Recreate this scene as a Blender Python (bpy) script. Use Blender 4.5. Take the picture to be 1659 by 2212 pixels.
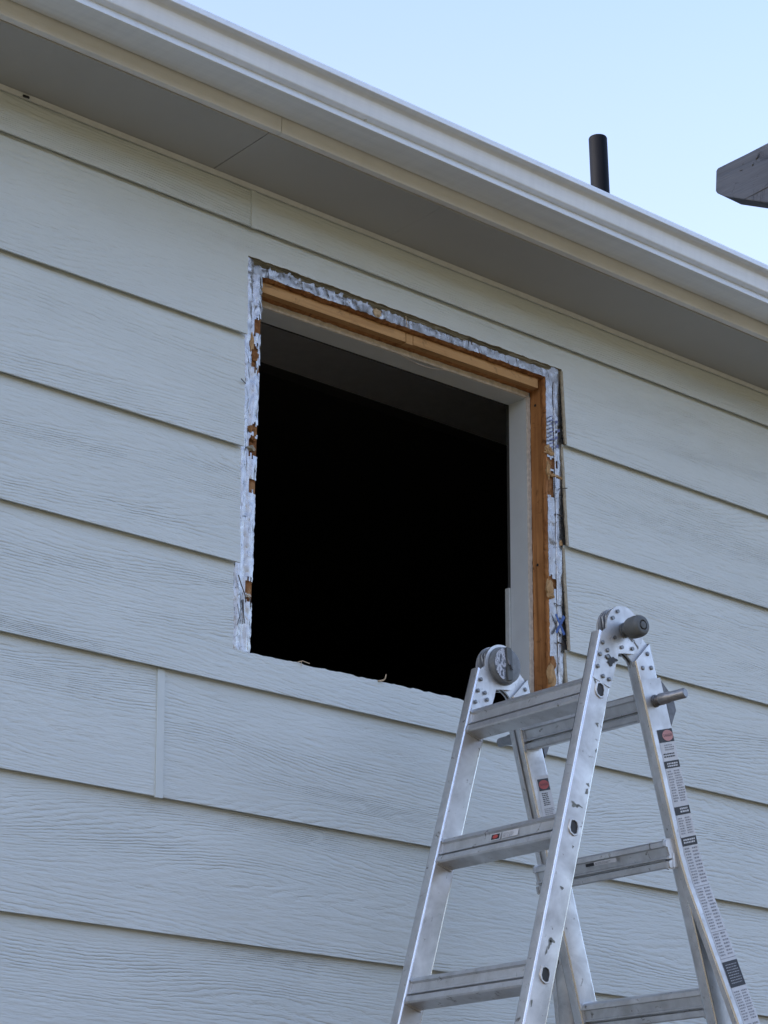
import bpy, bmesh, math, random
from mathutils import Vector, Matrix, noise as mnoise

S = bpy.context.scene
for o in list(bpy.data.objects): bpy.data.objects.remove(o)
COL = S.collection
R = math.radians
G = 2.85          # height of the siding reference line (z = 0 in the drawing) above the ground
random.seed(7)

# ------------------------------------------------------------------ camera
def make_camera():
    yaw, pitch, roll = R(39.659), R(20.366), R(0.652)
    f = Vector((math.sin(yaw)*math.cos(pitch), math.cos(yaw)*math.cos(pitch), math.sin(pitch)))
    r = Vector((math.cos(yaw), -math.sin(yaw), 0)); u = r.cross(f)
    r2 = r*math.cos(roll)+u*math.sin(roll); u2 = u*math.cos(roll)-r*math.sin(roll)
    cd = bpy.data.cameras.new('camera'); c = bpy.data.objects.new('camera', cd); COL.objects.link(c)
    cd.sensor_fit = 'HORIZONTAL'; cd.sensor_width = 36; cd.lens = 36*4650/1659
    cd.clip_start = .05; cd.clip_end = 2000
    m = Matrix((r2, u2, -f)).transposed().to_4x4(); m.translation = Vector((-2.585, -3.607, -1.250+G))
    c.matrix_world = m
    S.camera = c
make_camera()

# ------------------------------------------------------------------ sky, sun, exposure
SUN_AZ, SUN_EL = R(-71), R(12)        # azimuth measured from +y (behind the house) towards +x
w = bpy.data.worlds.new('World'); S.world = w; w.use_nodes = True
nt = w.node_tree; nt.nodes.clear()
sky = nt.nodes.new('ShaderNodeTexSky'); sky.sky_type = 'NISHITA'; sky.sun_disc = False
sky.sun_elevation = SUN_EL; sky.sun_rotation = SUN_AZ
sky.air_density = 1.0; sky.dust_density = 2.2; sky.ozone_density = 3.0; sky.altitude = 300
bg = nt.nodes.new('ShaderNodeBackground'); bg.inputs['Strength'].default_value = 0.15
wo = nt.nodes.new('ShaderNodeOutputWorld')
# thin even haze veil over the whole sky, thicker towards the horizon
wtc = nt.nodes.new('ShaderNodeTexCoord'); wsx = nt.nodes.new('ShaderNodeSeparateXYZ'); wmr = nt.nodes.new('ShaderNodeMapRange'); wmx = nt.nodes.new('ShaderNodeMix'); wmx.data_type = 'RGBA'
nt.links.new(wtc.outputs['Generated'], wsx.inputs[0]); nt.links.new(wsx.outputs['Z'], wmr.inputs[0])
for i_, v_ in zip((1, 2, 3, 4), (0.34, 0.62, 0.50, 0.17)): wmr.inputs[i_].default_value = v_
nt.links.new(wmr.outputs[0], wmx.inputs[0]); nt.links.new(sky.outputs[0], wmx.inputs[6]); wmx.inputs[7].default_value = (1.53, 1.46, 1.64, 1)
wtn = nt.nodes.new('ShaderNodeMix'); wtn.data_type = 'RGBA'; wtn.blend_type = 'MULTIPLY'; wtn.inputs[0].default_value = 1; wtn.inputs[7].default_value = (1, .94, .945, 1)     # white balance of the even sky
nt.links.new(wmx.outputs[2], wtn.inputs[6]); nt.links.new(wtn.outputs[2], bg.inputs[0]); nt.links.new(bg.outputs[0], wo.inputs[0])
sl = bpy.data.lights.new('sun', 'SUN'); sl.energy = 2.6; sl.angle = R(.5); sl.color = (1, .93, .82)
so = bpy.data.objects.new('sun', sl); COL.objects.link(so)
sd = Vector((math.sin(SUN_AZ)*math.cos(SUN_EL), math.cos(SUN_AZ)*math.cos(SUN_EL), math.sin(SUN_EL)))
so.rotation_euler = sd.to_track_quat('Z', 'Y').to_euler(); so.location = sd*30
S.view_settings.view_transform = 'Standard'; S.view_settings.look = 'None'
S.view_settings.gamma = 1; S.view_settings.use_curve_mapping = False
S.view_settings.exposure = 2.30
S.render.engine = 'CYCLES'

# ------------------------------------------------------------------ material helpers
class NT:
    def __init__(s, name):
        s.m = bpy.data.materials.new(name); s.m.use_nodes = True
        s.t = s.m.node_tree; s.b = s.t.nodes['Principled BSDF']
    def n(s, typ, **kw):
        x = s.t.nodes.new(typ)
        for k, v in kw.items():
            if k.startswith('_'): setattr(x, k[1:], v)
            else: x.inputs[k].default_value = v
        return x
    def l(s, a, b): s.t.links.new(a, b)
    def coord(s, scale=(1, 1, 1), loc=(0, 0, 0), rot=(0, 0, 0), rnd=0):
        tc = s.n('ShaderNodeTexCoord'); v = tc.outputs['Object']
        if rnd:
            oi = s.n('ShaderNodeObjectInfo'); mu = s.n('ShaderNodeMath', _operation='MULTIPLY'); mu.inputs[1].default_value = rnd
            s.l(oi.outputs['Random'], mu.inputs[0]); ad = s.n('ShaderNodeVectorMath', _operation='ADD')
            s.l(v, ad.inputs[0]); s.l(mu.outputs[0], ad.inputs[1]); v = ad.outputs[0]
        mp = s.n('ShaderNodeMapping'); mp.inputs['Scale'].default_value = scale; mp.inputs['Location'].default_value = loc
        mp.inputs['Rotation'].default_value = rot
        s.l(v, mp.inputs[0]); return mp.outputs[0]
    def noise(s, vec, scale=5, detail=2, rough=.5, dist=0):
        x = s.n('ShaderNodeTexNoise', Scale=scale, Detail=detail, Roughness=rough, Distortion=dist); s.l(vec, x.inputs['Vector']); return x.outputs['Fac']
    def math(s, op, a, b=None, c=None, clamp=False):
        x = s.n('ShaderNodeMath', _operation=op, _use_clamp=clamp)
        for i, v in enumerate((a, b, c)):
            if v is None: continue
            if isinstance(v, (int, float)): x.inputs[i].default_value = v
            else: s.l(v, x.inputs[i])
        return x.outputs[0]
    def ramp(s, fac, stops):
        x = s.n('ShaderNodeValToRGB'); e = x.color_ramp.elements
        while len(e) < len(stops): e.new(.5)
        for k, (p, c) in zip(e, stops): k.position = p; k.color = (*c, 1) if len(c) == 3 else c
        s.l(fac, x.inputs[0]); return x.outputs[0]
    def mapr(s, v, a, b, c, d):
        x = s.n('ShaderNodeMapRange'); s.l(v, x.inputs[0])
        for i, q in zip((1, 2, 3, 4), (a, b, c, d)): x.inputs[i].default_value = q
        return x.outputs[0]
    def bump(s, h, strength=.3, dist=.002, normal=None):
        x = s.n('ShaderNodeBump', Strength=strength, Distance=dist); s.l(h, x.inputs['Height'])
        if normal is not None: s.l(normal, x.inputs['Normal'])
        s.l(x.outputs[0], s.b.inputs['Normal']); return x.outputs[0]
    def base(s, c, rough=.6, metal=0, spec=.5):
        if isinstance(c, tuple): s.b.inputs['Base Color'].default_value = (*c, 1)
        else: s.l(c, s.b.inputs['Base Color'])
        if isinstance(rough, (int, float)): s.b.inputs['Roughness'].default_value = rough
        else: s.l(rough, s.b.inputs['Roughness'])
        s.b.inputs['Metallic'].default_value = metal
        s.b.inputs['Specular IOR Level'].default_value = spec
        return s

MAT = {}
def simple(name, c, rough=.6, metal=0, var=.12, scale=30, bump=0, bscale=200, spec=.5):
    t = NT(name); v = t.coord()
    n = t.noise(v, scale, 4, .6)
    col = t.ramp(n, [(.25, tuple(x*(1-var) for x in c)), (.75, tuple(min(1, x*(1+var)) for x in c))])
    t.base(col, rough, metal, spec)
    if bump: t.bump(t.noise(v, bscale, 3, .6), .5, bump)
    MAT[name] = t.m; return t.m

def siding_mat():
    t = NT('siding_paint')
    v = t.coord((1, 1, 1), rnd=37.0)
    # slow warp that bends the embossed grain into swells and cathedrals
    def mp(sc, src=v):
        x = t.n('ShaderNodeMapping'); x.inputs['Scale'].default_value = sc; t.l(src, x.inputs[0]); return x.outputs[0]
    slow = t.noise(mp((.42, 1, 3.2)), 2.1, 1.2, .4, .1)
    jag = t.noise(mp((9, 1, 26)), 2.4, 3, .62)
    sx = t.n('ShaderNodeSeparateXYZ'); t.l(v, sx.inputs[0])
    ph = t.math('ADD', t.math('MULTIPLY', sx.outputs['Z'], 100), t.math('MULTIPLY', slow, 30)); ph = t.math('ADD', ph, t.math('MULTIPLY', jag, 1.25))
    fr = t.math('FRACT', ph)
    tri = t.math('ABSOLUTE', t.math('MULTIPLY_ADD', fr, 2, -1))
    ridge = t.math('POWER', tri, 2.0)                                          # narrow embossed line
    amp = t.mapr(t.noise(mp((.7, 1, 8)), 2.2, 2, .5), .36, .66, .22, 1)          # strong bands, plain bands
    brk = t.mapr(t.noise(mp((14, 1, 70)), 1.5, 2, .6), .33, .52, .15, 1)
    line = t.math('MULTIPLY', t.math('MULTIPLY', ridge, amp), brk)
    fine = t.noise(mp((34, 1, 150)), 1.2, 1.5, .55)
    fine2 = t.noise(mp((8, 1, 70)), 1.5, 2.5, .58, .4)
    h = t.math('ADD', t.math('MULTIPLY', line, -.60), t.math('MULTIPLY', fine, .55))
    h = t.math('ADD', h, t.math('MULTIPLY', fine2, .9))
    t.bump(h, 1.0, .0024)
    blot = t.noise(t.coord((1.2, 1, 2.2), rnd=11.0), 2.4, 4, .6)
    col = t.ramp(blot, [(.3, (.580, .628, .618)), (.7, (.632, .682, .672))])
    t.base(col, .62, 0, .35)
    MAT['siding_paint'] = t.m
siding_mat()

def wood_mat(name, c1, c2, axis, scale=1, rough=.75, bump=.0008):
    t = NT(name)
    sc = {'x': (2, 40, 40), 'y': (40, 2, 40), 'z': (40, 40, 2)}[axis]
    v = t.coord(tuple(a*scale for a in sc), rnd=13.0)
    n = t.noise(v, 1.2, 5, .6, 1.2)
    st = t.noise(t.coord((1, 1, 1), rnd=5.0), 9, 3, .6)
    mix = t.math('ADD', t.math('MULTIPLY', n, .65), t.math('MULTIPLY', st, .35))
    sn = t.mapr(t.noise(t.coord((1, 1, 1), rnd=3.0), 24, 5, .7, .8), .57, .70, 0, .75)          # stains and torn fibres
    mx = t.n('ShaderNodeMix', _data_type='RGBA'); t.l(sn, mx.inputs[0]); t.l(t.ramp(mix, [(.32, c1), (.62, c2)]), mx.inputs[6]); mx.inputs[7].default_value = (c1[0]*.35, c1[1]*.35, c1[2]*.4, 1)
    t.base(mx.outputs[2], rough, 0, .3)
    t.bump(t.math('ADD', n, t.math('MULTIPLY', sn, -.6)), .6, bump)
    MAT[name] = t.m
wood_mat('stud_wood', (.19, .07, .020), (.52, .245, .090), 'z')
wood_mat('header_wood', (.36, .19, .072), (.54, .325, .145), 'x')
wood_mat('plank_wood', (.20, .12, .07), (.32, .21, .13), 'x')
wood_mat('grey_timber', (.060, .072, .094), (.092, .106, .132), 'y', rough=.8, bump=.003)

def osb_mat():
    t = NT('torn_sheathing'); v = t.coord((1, 1, 1))
    n = t.noise(v, 60, 5, .7, .6); st = t.noise(v, 11, 3, .6)
    c = t.ramp(t.math('ADD', t.math('MULTIPLY', n, .6), t.math('MULTIPLY', st, .4)), [(.33, (.085, .033, .012)), (.5, (.24, .105, .038)), (.68, (.42, .24, .11))])
    t.base(c, .85, 0, .2); t.bump(n, .9, .003); MAT['torn_sheathing'] = t.m
osb_mat()

def alu_mat():
    t = NT('aluminium'); v = t.coord((1, 1, 1), rnd=9.0)
    n = t.noise(v, 14, 5, .62, .4); n2 = t.noise(v, 90, 3, .6)
    sp = t.mapr(t.noise(v, 46, 4, .7, .8), .63, .71, 0, 1)          # scuffs and stuck dirt
    c = t.ramp(n, [(.28, (.44, .445, .445)), (.72, (.68, .69, .70))])
    mx = t.n('ShaderNodeMix', _data_type='RGBA'); t.l(sp, mx.inputs[0]); t.l(c, mx.inputs[6]); mx.inputs[7].default_value = (.20, .19, .17, 1)
    ro = t.math('ADD', t.mapr(n, .3, .7, .58, .40), t.math('MULTIPLY', sp, .2))
    t.base(mx.outputs[2], ro, .84)
    t.bump(t.math('ADD', t.math('MULTIPLY', n2, .3), n), .25, .0006)
    MAT['aluminium'] = t.m
alu_mat()
simple('polished_edge', (.72, .73, .75), .27, .95, var=.12, scale=40)

def foil_mat(name, k, r0, bs):
    t = NT(name); v = t.coord((1, 1, 1))
    n = t.noise(v, 60, 3, .55, 1.2); n2 = t.noise(t.coord((1.5, 1, .4)), 26, 1.5, .45, 2.2)
    st = t.mapr(t.noise(v, 26, 4, .7), .60, .70, 0, 1)
    mx = t.n('ShaderNodeMix', _data_type='RGBA'); t.l(st, mx.inputs[0]); mx.inputs[6].default_value = (.62*k, .615*k, .61*k, 1); mx.inputs[7].default_value = (.27*k, .22*k, .16*k, 1)
    ck = t.mapr(t.math('ABSOLUTE', t.math('SUBTRACT', t.noise(t.coord((1, 1, .6)), 34, 2, .5, 1.0), .5)), 0, .006, 1, 0)
    m2 = t.n('ShaderNodeMix', _data_type='RGBA'); t.l(ck, m2.inputs[0]); t.l(mx.outputs[2], m2.inputs[6]); m2.inputs[7].default_value = (.06, .055, .05, 1)
    t.base(m2.outputs[2], t.mapr(n, .3, .7, r0, r0+.24), .88)
    t.bump(t.math('ADD', t.math('MULTIPLY', n, .12), t.math('MULTIPLY', n2, 1.6)), bs, .0036)
    MAT[name] = t.m
foil_mat('foil_tape', .70, .16, .7)
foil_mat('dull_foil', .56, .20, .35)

def gutter_mat():
    t = NT('gutter_enamel'); v = t.coord((1, 1, 1))
    d = t.noise(t.coord((3, 40, 40)), 1.4, 4, .6)
    drip = t.noise(t.coord((45, 3, 3)), 1.2, 3, .6)
    c = t.ramp(t.math('ADD', t.math('MULTIPLY', d, .6), t.math('MULTIPLY', drip, .4)), [(.3, (.65, .69, .72)), (.65, (.76, .80, .825))])
    t.base(c, .32, 0, .5); t.bump(t.noise(t.coord((2.2, 9, 9)), 1.6, 3, .55), .35, .004); MAT['gutter_enamel'] = t.m
gutter_mat()

def fascia_mat():
    t = NT('fascia_paint')
    n = t.noise(t.coord((30, 120, 120)), 1.2, 4, .65)
    b = t.noise(t.coord((2, 2, 2)), 3, 4, .6)
    t.base(t.ramp(b, [(.3, (.64, .645, .62)), (.7, (.74, .745, .72))]), .6, 0, .4); t.bump(n, .5, .0012); MAT['fascia_paint'] = t.m
fascia_mat()
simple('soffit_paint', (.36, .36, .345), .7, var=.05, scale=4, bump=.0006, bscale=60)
simple('fibre_core', (.34, .30, .225), .9, var=.3, scale=120, bump=.002, bscale=220)
simple('cover_paint', (.590, .640, .630), .55, var=.04, scale=30)
simple('caulk', (.54, .56, .545), .55, var=.08, scale=60)
simple('drywall_paint', (.60, .64, .655), .75, var=.04, scale=20, bump=.0005, bscale=300)
simple('drywall_core', (.55, .50, .43), .9, var=.25, scale=90, bump=.0015, bscale=260)
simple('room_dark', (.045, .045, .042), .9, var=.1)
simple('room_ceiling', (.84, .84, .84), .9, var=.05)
simple('pipe_plastic', (.003, .0035, .006), .6, var=.25, scale=14, spec=.1)
simple('rubber_grey', (.092, .100, .100), .55, var=.15, scale=60, bump=.0004)
simple('black_rubber', (.02, .02, .02), .7)
simple('dark_steel', (.13, .13, .135), .45, .8, var=.3, scale=80)
simple('pin_steel', (.24, .25, .265), .42, .6, var=.25, scale=60)
simple('rivet_steel', (.22, .225, .23), .45, .85, var=.3, scale=150)
simple('hub_plastic', (.16, .17, .175), .4, 0, var=.3, scale=70)
simple('black_ink', (.016, .016, .018), .5)
simple('grey_ink', (.26, .265, .28), .6, var=.35, scale=120)
simple('white_label', (.56, .57, .58), .4, var=.08, scale=60)
simple('red_ink', (.42, .06, .05), .5)
simple('pink_ink', (.52, .24, .22), .5)
simple('blue_ink', (.025, .085, .30), .5, var=.3, scale=90)
simple('violet_ink', (.10, .11, .24), .45, var=.3, scale=160)
simple('spray_foam', (.42, .26, .12), .8, var=.3, scale=90, bump=.003, bscale=120)
simple('splinter_wood', (.52, .40, .26), .85, var=.25, scale=150)
simple('nail_steel', (.10, .09, .085), .5, .7)
simple('shingle', (.07, .066, .062), .95, var=.4, scale=90)
simple('concrete', (.32, .31, .29), .9, var=.15, scale=8)
def worn_mat():
    t = NT('worn_label'); v = t.coord((1, 1, .5))
    f = t.mapr(t.noise(v, 95, 4, .7, 1.2), .44, .54, 0, 1)
    t.base(t.ramp(f, [(0, (.10, .11, .13)), (1, (.56, .58, .63))]), .5, 0, .4); MAT['worn_label'] = t.m
worn_mat()
def lawn_mat():
    t = NT('lawn'); v = t.coord()
    c = t.ramp(t.noise(v, .6, 6, .65), [(.3, (.15, .125, .070)), (.7, (.22, .18, .11))])
    t.base(c, .95, 0, .1); t.bump(t.noise(v, 30, 3, .6), .6, .03); MAT['lawn'] = t.m
lawn_mat()

# ------------------------------------------------------------------ mesh helper
class MB:
    def __init__(s): s.v = []; s.f = []; s.mi = []
    def add(s, vs, fs, mi=0):
        o = len(s.v); s.v += [Vector(a) for a in vs]
        for f in fs: s.f.append([i+o for i in f]); s.mi.append(mi)
    def box(s, x0, x1, y0, y1, z0, z1, mi=0):
        s.hexa([(x0, y0, z0), (x1, y0, z0), (x1, y1, z0), (x0, y1, z0), (x0, y0, z1), (x1, y0, z1), (x1, y1, z1), (x0, y1, z1)], mi)
    def hexa(s, p, mi=0):
        s.add(p, [(3, 2, 1, 0), (4, 5, 6, 7), (0, 1, 5, 4), (1, 2, 6, 5), (2, 3, 7, 6), (3, 0, 4, 7)], mi)
    def loft(s, rings, mi=0, caps=True, closed=True):
        """rings: list of equal-length point lists"""
        n = len(rings[0]); vs = [p for r in rings for p in r]; fs = []
        for a in range(len(rings)-1):
            for i in range(n if closed else n-1):
                j = (i+1) % n; fs.append((a*n+i, a*n+j, (a+1)*n+j, (a+1)*n+i))
        if caps and closed: fs.append(tuple(range(n))[::-1]); fs.append(tuple((len(rings)-1)*n+i for i in range(n)))
        s.add(vs, fs, mi)
    def prism(s, pts, d, mi=0, side_mi=None):
        """polygon pts (Vectors) extruded by vector d; side_mi: list of material per edge"""
        n = len(pts); d = Vector(d); a = [Vector(p) for p in pts]; b = [p+d for p in a]
        o = len(s.v); s.v += a+b
        s.f.append([o+i for i in range(n)][::-1]); s.mi.append(mi); s.f.append([o+n+i for i in range(n)]); s.mi.append(mi)
        for i in range(n):
            j = (i+1) % n; s.f.append([o+i, o+j, o+n+j, o+n+i]); s.mi.append(mi if side_mi is None else side_mi[i])
    def cyl(s, c0, c1, r0, r1=None, n=20, mi=0, prof=None):
        """prof: list of (t, r) along c0..c1"""
        c0 = Vector(c0); c1 = Vector(c1); ax = (c1-c0); L = ax.length; ax.normalize()
        u = ax.orthogonal().normalized(); w = ax.cross(u)
        prof = prof or [(0, r0), (1, r0 if r1 is None else r1)]
        s.loft([[c0+ax*(t*L)+(u*math.cos(2*math.pi*i/n)+w*math.sin(2*math.pi*i/n))*r for i in range(n)] for t, r in prof], mi)
    def tube(s, pts, r, n=6, mi=0):
        pts = [Vector(p) for p in pts]; rings = []
        for i, p in enumerate(pts):
            d = (pts[min(i+1, len(pts)-1)]-pts[max(i-1, 0)]).normalized(); u = d.orthogonal().normalized(); w = d.cross(u)
            rr = r[i] if isinstance(r, (list, tuple)) else r
            rings.append([p+(u*math.cos(2*math.pi*k/n)+w*math.sin(2*math.pi*k/n))*rr for k in range(n)])
        s.loft(rings, mi)
    def build(s, name, mats, parent=None, smooth=None, fix=True, label=None, kind=None):
        mats = mats if isinstance(mats, (list, tuple)) else [mats]
        org = root_loc(parent)
        me = bpy.data.meshes.new(name)
        me.from_pydata([(p.x-org.x, p.y-org.y, p.z+G-org.z) for p in s.v], [], s.f)
        for m in mats: me.materials.append(MAT[m])
        for p, i in zip(me.polygons, s.mi): p.material_index = i
        if fix:
            bm = bmesh.new(); bm.from_mesh(me); bmesh.ops.recalc_face_normals(bm, faces=bm.faces); bm.to_mesh(me); bm.free()
        if smooth is not None:
            for p in me.polygons: p.use_smooth = True
            me.set_sharp_from_angle(angle=R(smooth))
        me.update()
        o = bpy.data.objects.new(name, me); COL.objects.link(o)
        if parent is not None: o.parent = parent
        else: o.location = (0, 0, 0)
        if label: o['label'] = label
        if kind: o['kind'] = kind
        return o
def root_loc(p):
    if p is None: return Vector((0, 0, 0))
    while p.parent is not None: p = p.parent
    return Vector(p.location)
def thing(name, label, cat, loc):
    o = bpy.data.objects.new(name, None); COL.objects.link(o); o.location = loc; o.empty_display_size = .1
    o['label'] = label; o['category'] = cat; return o
def jit(a): return random.uniform(-a, a)
def nz(x, s=1.0, o=0.0): return mnoise.noise(Vector((x*s+o, o*1.7, .3)))

# ------------------------------------------------------------------ ground
m = MB(); gy = [-400, -60, -44, -34, -26, -19, -13, -9, 0, 400]; gh = [11, 11, 10.6, 9.4, 7.2, 4.2, 1.4, 0, 0, 0]     # unseen bank added behind the camera to block low sky and bounce warm light
gx = [-400, -60, -40, -25, 0, 25, 40, 60, 400]; n_ = len(gx)
m.add([(x, y, h-G+.25*math.sin(x*.31+y*.17)*(h > 0)) for y, h in zip(gy, gh) for x in gx], [(j*n_+i, j*n_+i+1, (j+1)*n_+i+1, (j+1)*n_+i) for j in range(len(gy)-1) for i in range(n_-1)])
g = m.build('ground', 'lawn', fix=False); g['kind'] = 'structure'

# ------------------------------------------------------------------ house
house = thing('house', 'pale grey lap-sided house wall with white gutter and a window opening stripped bare', 'house', (0, 0, 0))
LAP = .273; X0, X1 = -8.5, 6.5; SOF = 1.195; FY = -.235
WL, WR, WT, WB = 0.0, 1.0, 1.024, .078        # cut in the siding
def wtop(x): return WT+.010*(x-.3)
def wbot(x): return WB+.014*(x-.1)
YS = .0195                                    # sheathing face
TILT = .0140/LAP; TH = .0045
def face_y(z, zb): return (z-zb)*TILT

def siding_piece(outline, zb, name='siding_board'):
    """outline: list of (x, z, is_cut) in order; board face leans back from its bottom edge zb"""
    mb = MB(); pts = [(x, face_y(z, zb), z) for x, z, c in outline]
    mb.prism(pts, (0, TH, 0), 0, [1 if c else 0 for _, _, c in outline])
    return mb.build(name, ['siding_paint', 'fibre_core'], house)
def vcut(x, z0, z1, seed, a=.0022, flag=True):
    n = max(2, int(abs(z1-z0)/.007)); out = []
    for i in range(n+1):
        z = z0+(z1-z0)*i/n
        out.append((x+a*nz(z, 60, seed)+a*.6*nz(z, 190, seed+3), z, flag))
    return out
def hcut(x0, x1, fz, seed, a=.0018):
    n = max(2, int(abs(x1-x0)/.008)); out = []
    for i in range(n+1):
        x = x0+(x1-x0)*i/n; out.append((x, fz(x)+a*nz(x, 45, seed)+a*.5*nz(x, 170, seed+5), True))
    return out
def plain(x0, x1, zb, zt): return siding_piece([(x0, zb, False), (x1, zb, False), (x1, zt, False), (x0, zt, False)], zb)
OV = .006
# top strip under the soffit, jointed beside the opening
zb = 4*LAP
plain(X0, -.0005, zb, SOF-.001); plain(.0015, X1, zb, SOF-.001)
# board over the opening: notched
zb = 3*LAP; zt = zb+LAP+OV
o = [(X0, zb, False)]
c1 = vcut(WL-.001, zb, wtop(0), 1); o += c1[:-1]
o += [(x, z, True) for x, z, _ in hcut(WL, WR+.004, wtop, 2, .003)]
c2 = vcut(WR+.004, wtop(1)-.006, zb, 4); o += c2[:-1]+[(c2[-1][0], zb, False)]
o += [(X1, zb, False), (X1, zt, False), (X0, zt, False)]
siding_piece(o, zb)
for k, xl, xr in ((2, .001, 1.003), (1, .001, 1.001)):
    zb = k*LAP; zt = zb+LAP+OV
    c = vcut(xl, zb, zt, 10+k); siding_piece([(X0, zb, False)]+c+[(X0, zt, False)], zb)
    c = vcut(xr, zt, zb, 20+k); c[-1] = (c[-1][0], c[-1][1], False); siding_piece(c[::1]+[(X1, zb, False), (X1, zt, False)], zb)
zb = 0; zt = LAP+OV
o = [(X0, zb, False), (X1, zb, False), (X1, zt, False)]
c = vcut(WR-.001, zt, wbot(1), 31); o += c[:-1]
o += hcut(WR, WL-.006, wbot, 33, .0028)
c = vcut(WL-.006, wbot(0), zt, 36); o += c[1:]
o += [(X0, zt, False)]
siding_piece(o, zb)
# rows below
k = -1
while k*LAP > -2.45:
    zb = k*LAP; zt = zb+LAP+OV
    if k == -1: plain(X0, -.184, zb, zt); plain(-.1815, X1, zb, zt)
    else:
        xs = [X0, 3.9+.7*((k*37) % 5)/5, X1]
        for a, b in zip(xs[:-1], xs[1:]): plain(a, b-.002, zb, zt)
    k -= 1
ZB = (k+1)*LAP
# butt joint covers
for x, w_, zb, zt in ((.004, .014, 4*LAP-.004, SOF-.004), (-.183, .018, -LAP-.003, -.001)):
    mb = MB(); kb = math.floor(zb/LAP+.5)*LAP
    y0 = face_y(zb, kb); y1 = face_y(zt, kb)
    mb.hexa([(x-w_/2, y0-.0036, zb), (x+w_/2, y0-.0036, zb), (x+w_/2, y0+.001, zb), (x-w_/2, y0+.001, zb),
             (x-w_/2, y1-.0036, zt), (x+w_/2, y1-.0036, zt), (x+w_/2, y1+.001, zt), (x-w_/2, y1+.001, zt)])
    mb.build('joint_cover', 'cover_paint', house)

# sheathing, the rest of the shell, foundation
RXL, RXR = .0475, .9505                         # rough opening
RZT, RZB = .9895, .062
def rtop(x): return RZT+.014*(x-.23)
YI = .1400                                     # inside wall face
def ring(mb, y0, y1, xl, xr, zb, ztop, X0=X0, X1=X1, Z0=ZB-.02, Z1=SOF+.05, mi=0):
    mb.box(X0, xl, y0, y1, Z0, Z1, mi); mb.box(xr, X1, y0, y1, Z0, Z1, mi)
    mb.box(xl, xr, y0, y1, Z0, zb, mi)
    a, b = ztop(xl), ztop(xr)
    mb.hexa([(xl, y0, a), (xr, y0, b), (xr, y1, b), (xl, y1, a), (xl, y0, Z1), (xr, y0, Z1), (xr, y1, Z1), (xl, y1, Z1)], mi)
mb = MB(); ring(mb, YS, .0330, RXL, RXR, RZB, rtop); mb.build('wall_sheathing', 'torn_sheathing', house)
mb = MB()
mb.box(X0, X0+.12, .15, 7.0, ZB-.02, 1.2); mb.box(X1-.12, X1, .15, 7.0, ZB-.02, 1.2); mb.box(X0, X1, 6.88, 7.0, ZB-.02, 1.2)
for x in (X0, X1-.12): mb.prism([(x, -.05, 1.2), (x, 7.05, 1.2), (x, 3.5, 2.95)], (.12, 0, 0))
mb.build('outer_wall', 'siding_paint', house)
mb = MB(); mb.box(X0+.02, X1-.02, .03, 6.98, -G, ZB-.025); mb.build('foundation', 'concrete', house)

# soffit panels, fascia, gutter, roof
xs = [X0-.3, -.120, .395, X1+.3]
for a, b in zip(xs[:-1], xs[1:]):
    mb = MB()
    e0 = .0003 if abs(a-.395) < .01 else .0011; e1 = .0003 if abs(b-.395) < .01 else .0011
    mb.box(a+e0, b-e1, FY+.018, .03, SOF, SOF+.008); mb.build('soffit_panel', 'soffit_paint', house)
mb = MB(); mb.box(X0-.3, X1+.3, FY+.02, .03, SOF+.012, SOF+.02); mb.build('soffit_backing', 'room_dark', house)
for a, b in ((X0-.3, -.098), (-.0965, X1+.3)):
    mb = MB(); mb.prism([(a, FY, SOF+.003), (a, FY+.017, SOF+.003), (a, FY+.018, SOF+.13), (a, FY, SOF+.13)], (b-a, 0, 0))
    mb.build('fascia_board', 'fascia_paint', house)
mb = MB()
N = 110; rings = []
for i in range(N+1):
    x = X0+.0+(X1-X0)*i/N; d = .0022*nz(x, 18, 3); e = .0014*nz(x, 42, 9)
    rings.append([(x, .002, SOF-.009+d), (x, -.004+e, SOF-.010+d), (x, -.0105+e, SOF-.001), (x, .002, SOF)])
mb.loft(rings); mb.build('caulk_bead', 'caulk', house, smooth=50)
gp = [(-.2375, 1.330), (-.2375, 1.238), (-.2395, 1.2350), (-.330, 1.2253), (-.3365, 1.2246), (-.3382, 1.2254), (-.3264, 1.2492), (-.3272, 1.2500), (-.3405, 1.2520), (-.3430, 1.2540),
      (-.3440, 1.2570), (-.3462, 1.2860), (-.3480, 1.2915), (-.3525, 1.2955), (-.3580, 1.2978), (-.3690, 1.2992), (-.3704, 1.3005), (-.3672, 1.3150), (-.3650, 1.3178), (-.3560, 1.3188)]
def gutter():
    mb = MB(); th = .0012
    inner = []
    for i, (y, z) in enumerate(gp):
        a = Vector(gp[max(i-1, 0)]); b = Vector(gp[min(i+1, len(gp)-1)]); t = (b-a).normalized(); nrm = Vector((t.y, -t.x))
        inner.append((y+nrm.x*th, z+nrm.y*th))
    # keep the inner skin on the trough side
    poly = gp+inner[::-1]
    rings = [[(x, y, z) for y, z in poly] for x in [X0-.28+(X1-X0+.56)*i/40 for i in range(41)]]
    mb.loft(rings)
    for x in (X0-.28, X1+.27): mb.prism([(x, y, z) for y, z in gp], (.0015, 0, 0))
    return mb.build('gutter', 'gutter_enamel', house, smooth=24)
gt = gutter()
mb = MB(); mb.tube([(.063, -.3275, 1.2495), (.066, -.330, 1.2515), (.069, -.3335, 1.2560)], [.0028, .0034, .0016], 7); mb.build('paint_drip', 'caulk', gt, smooth=60)
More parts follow.
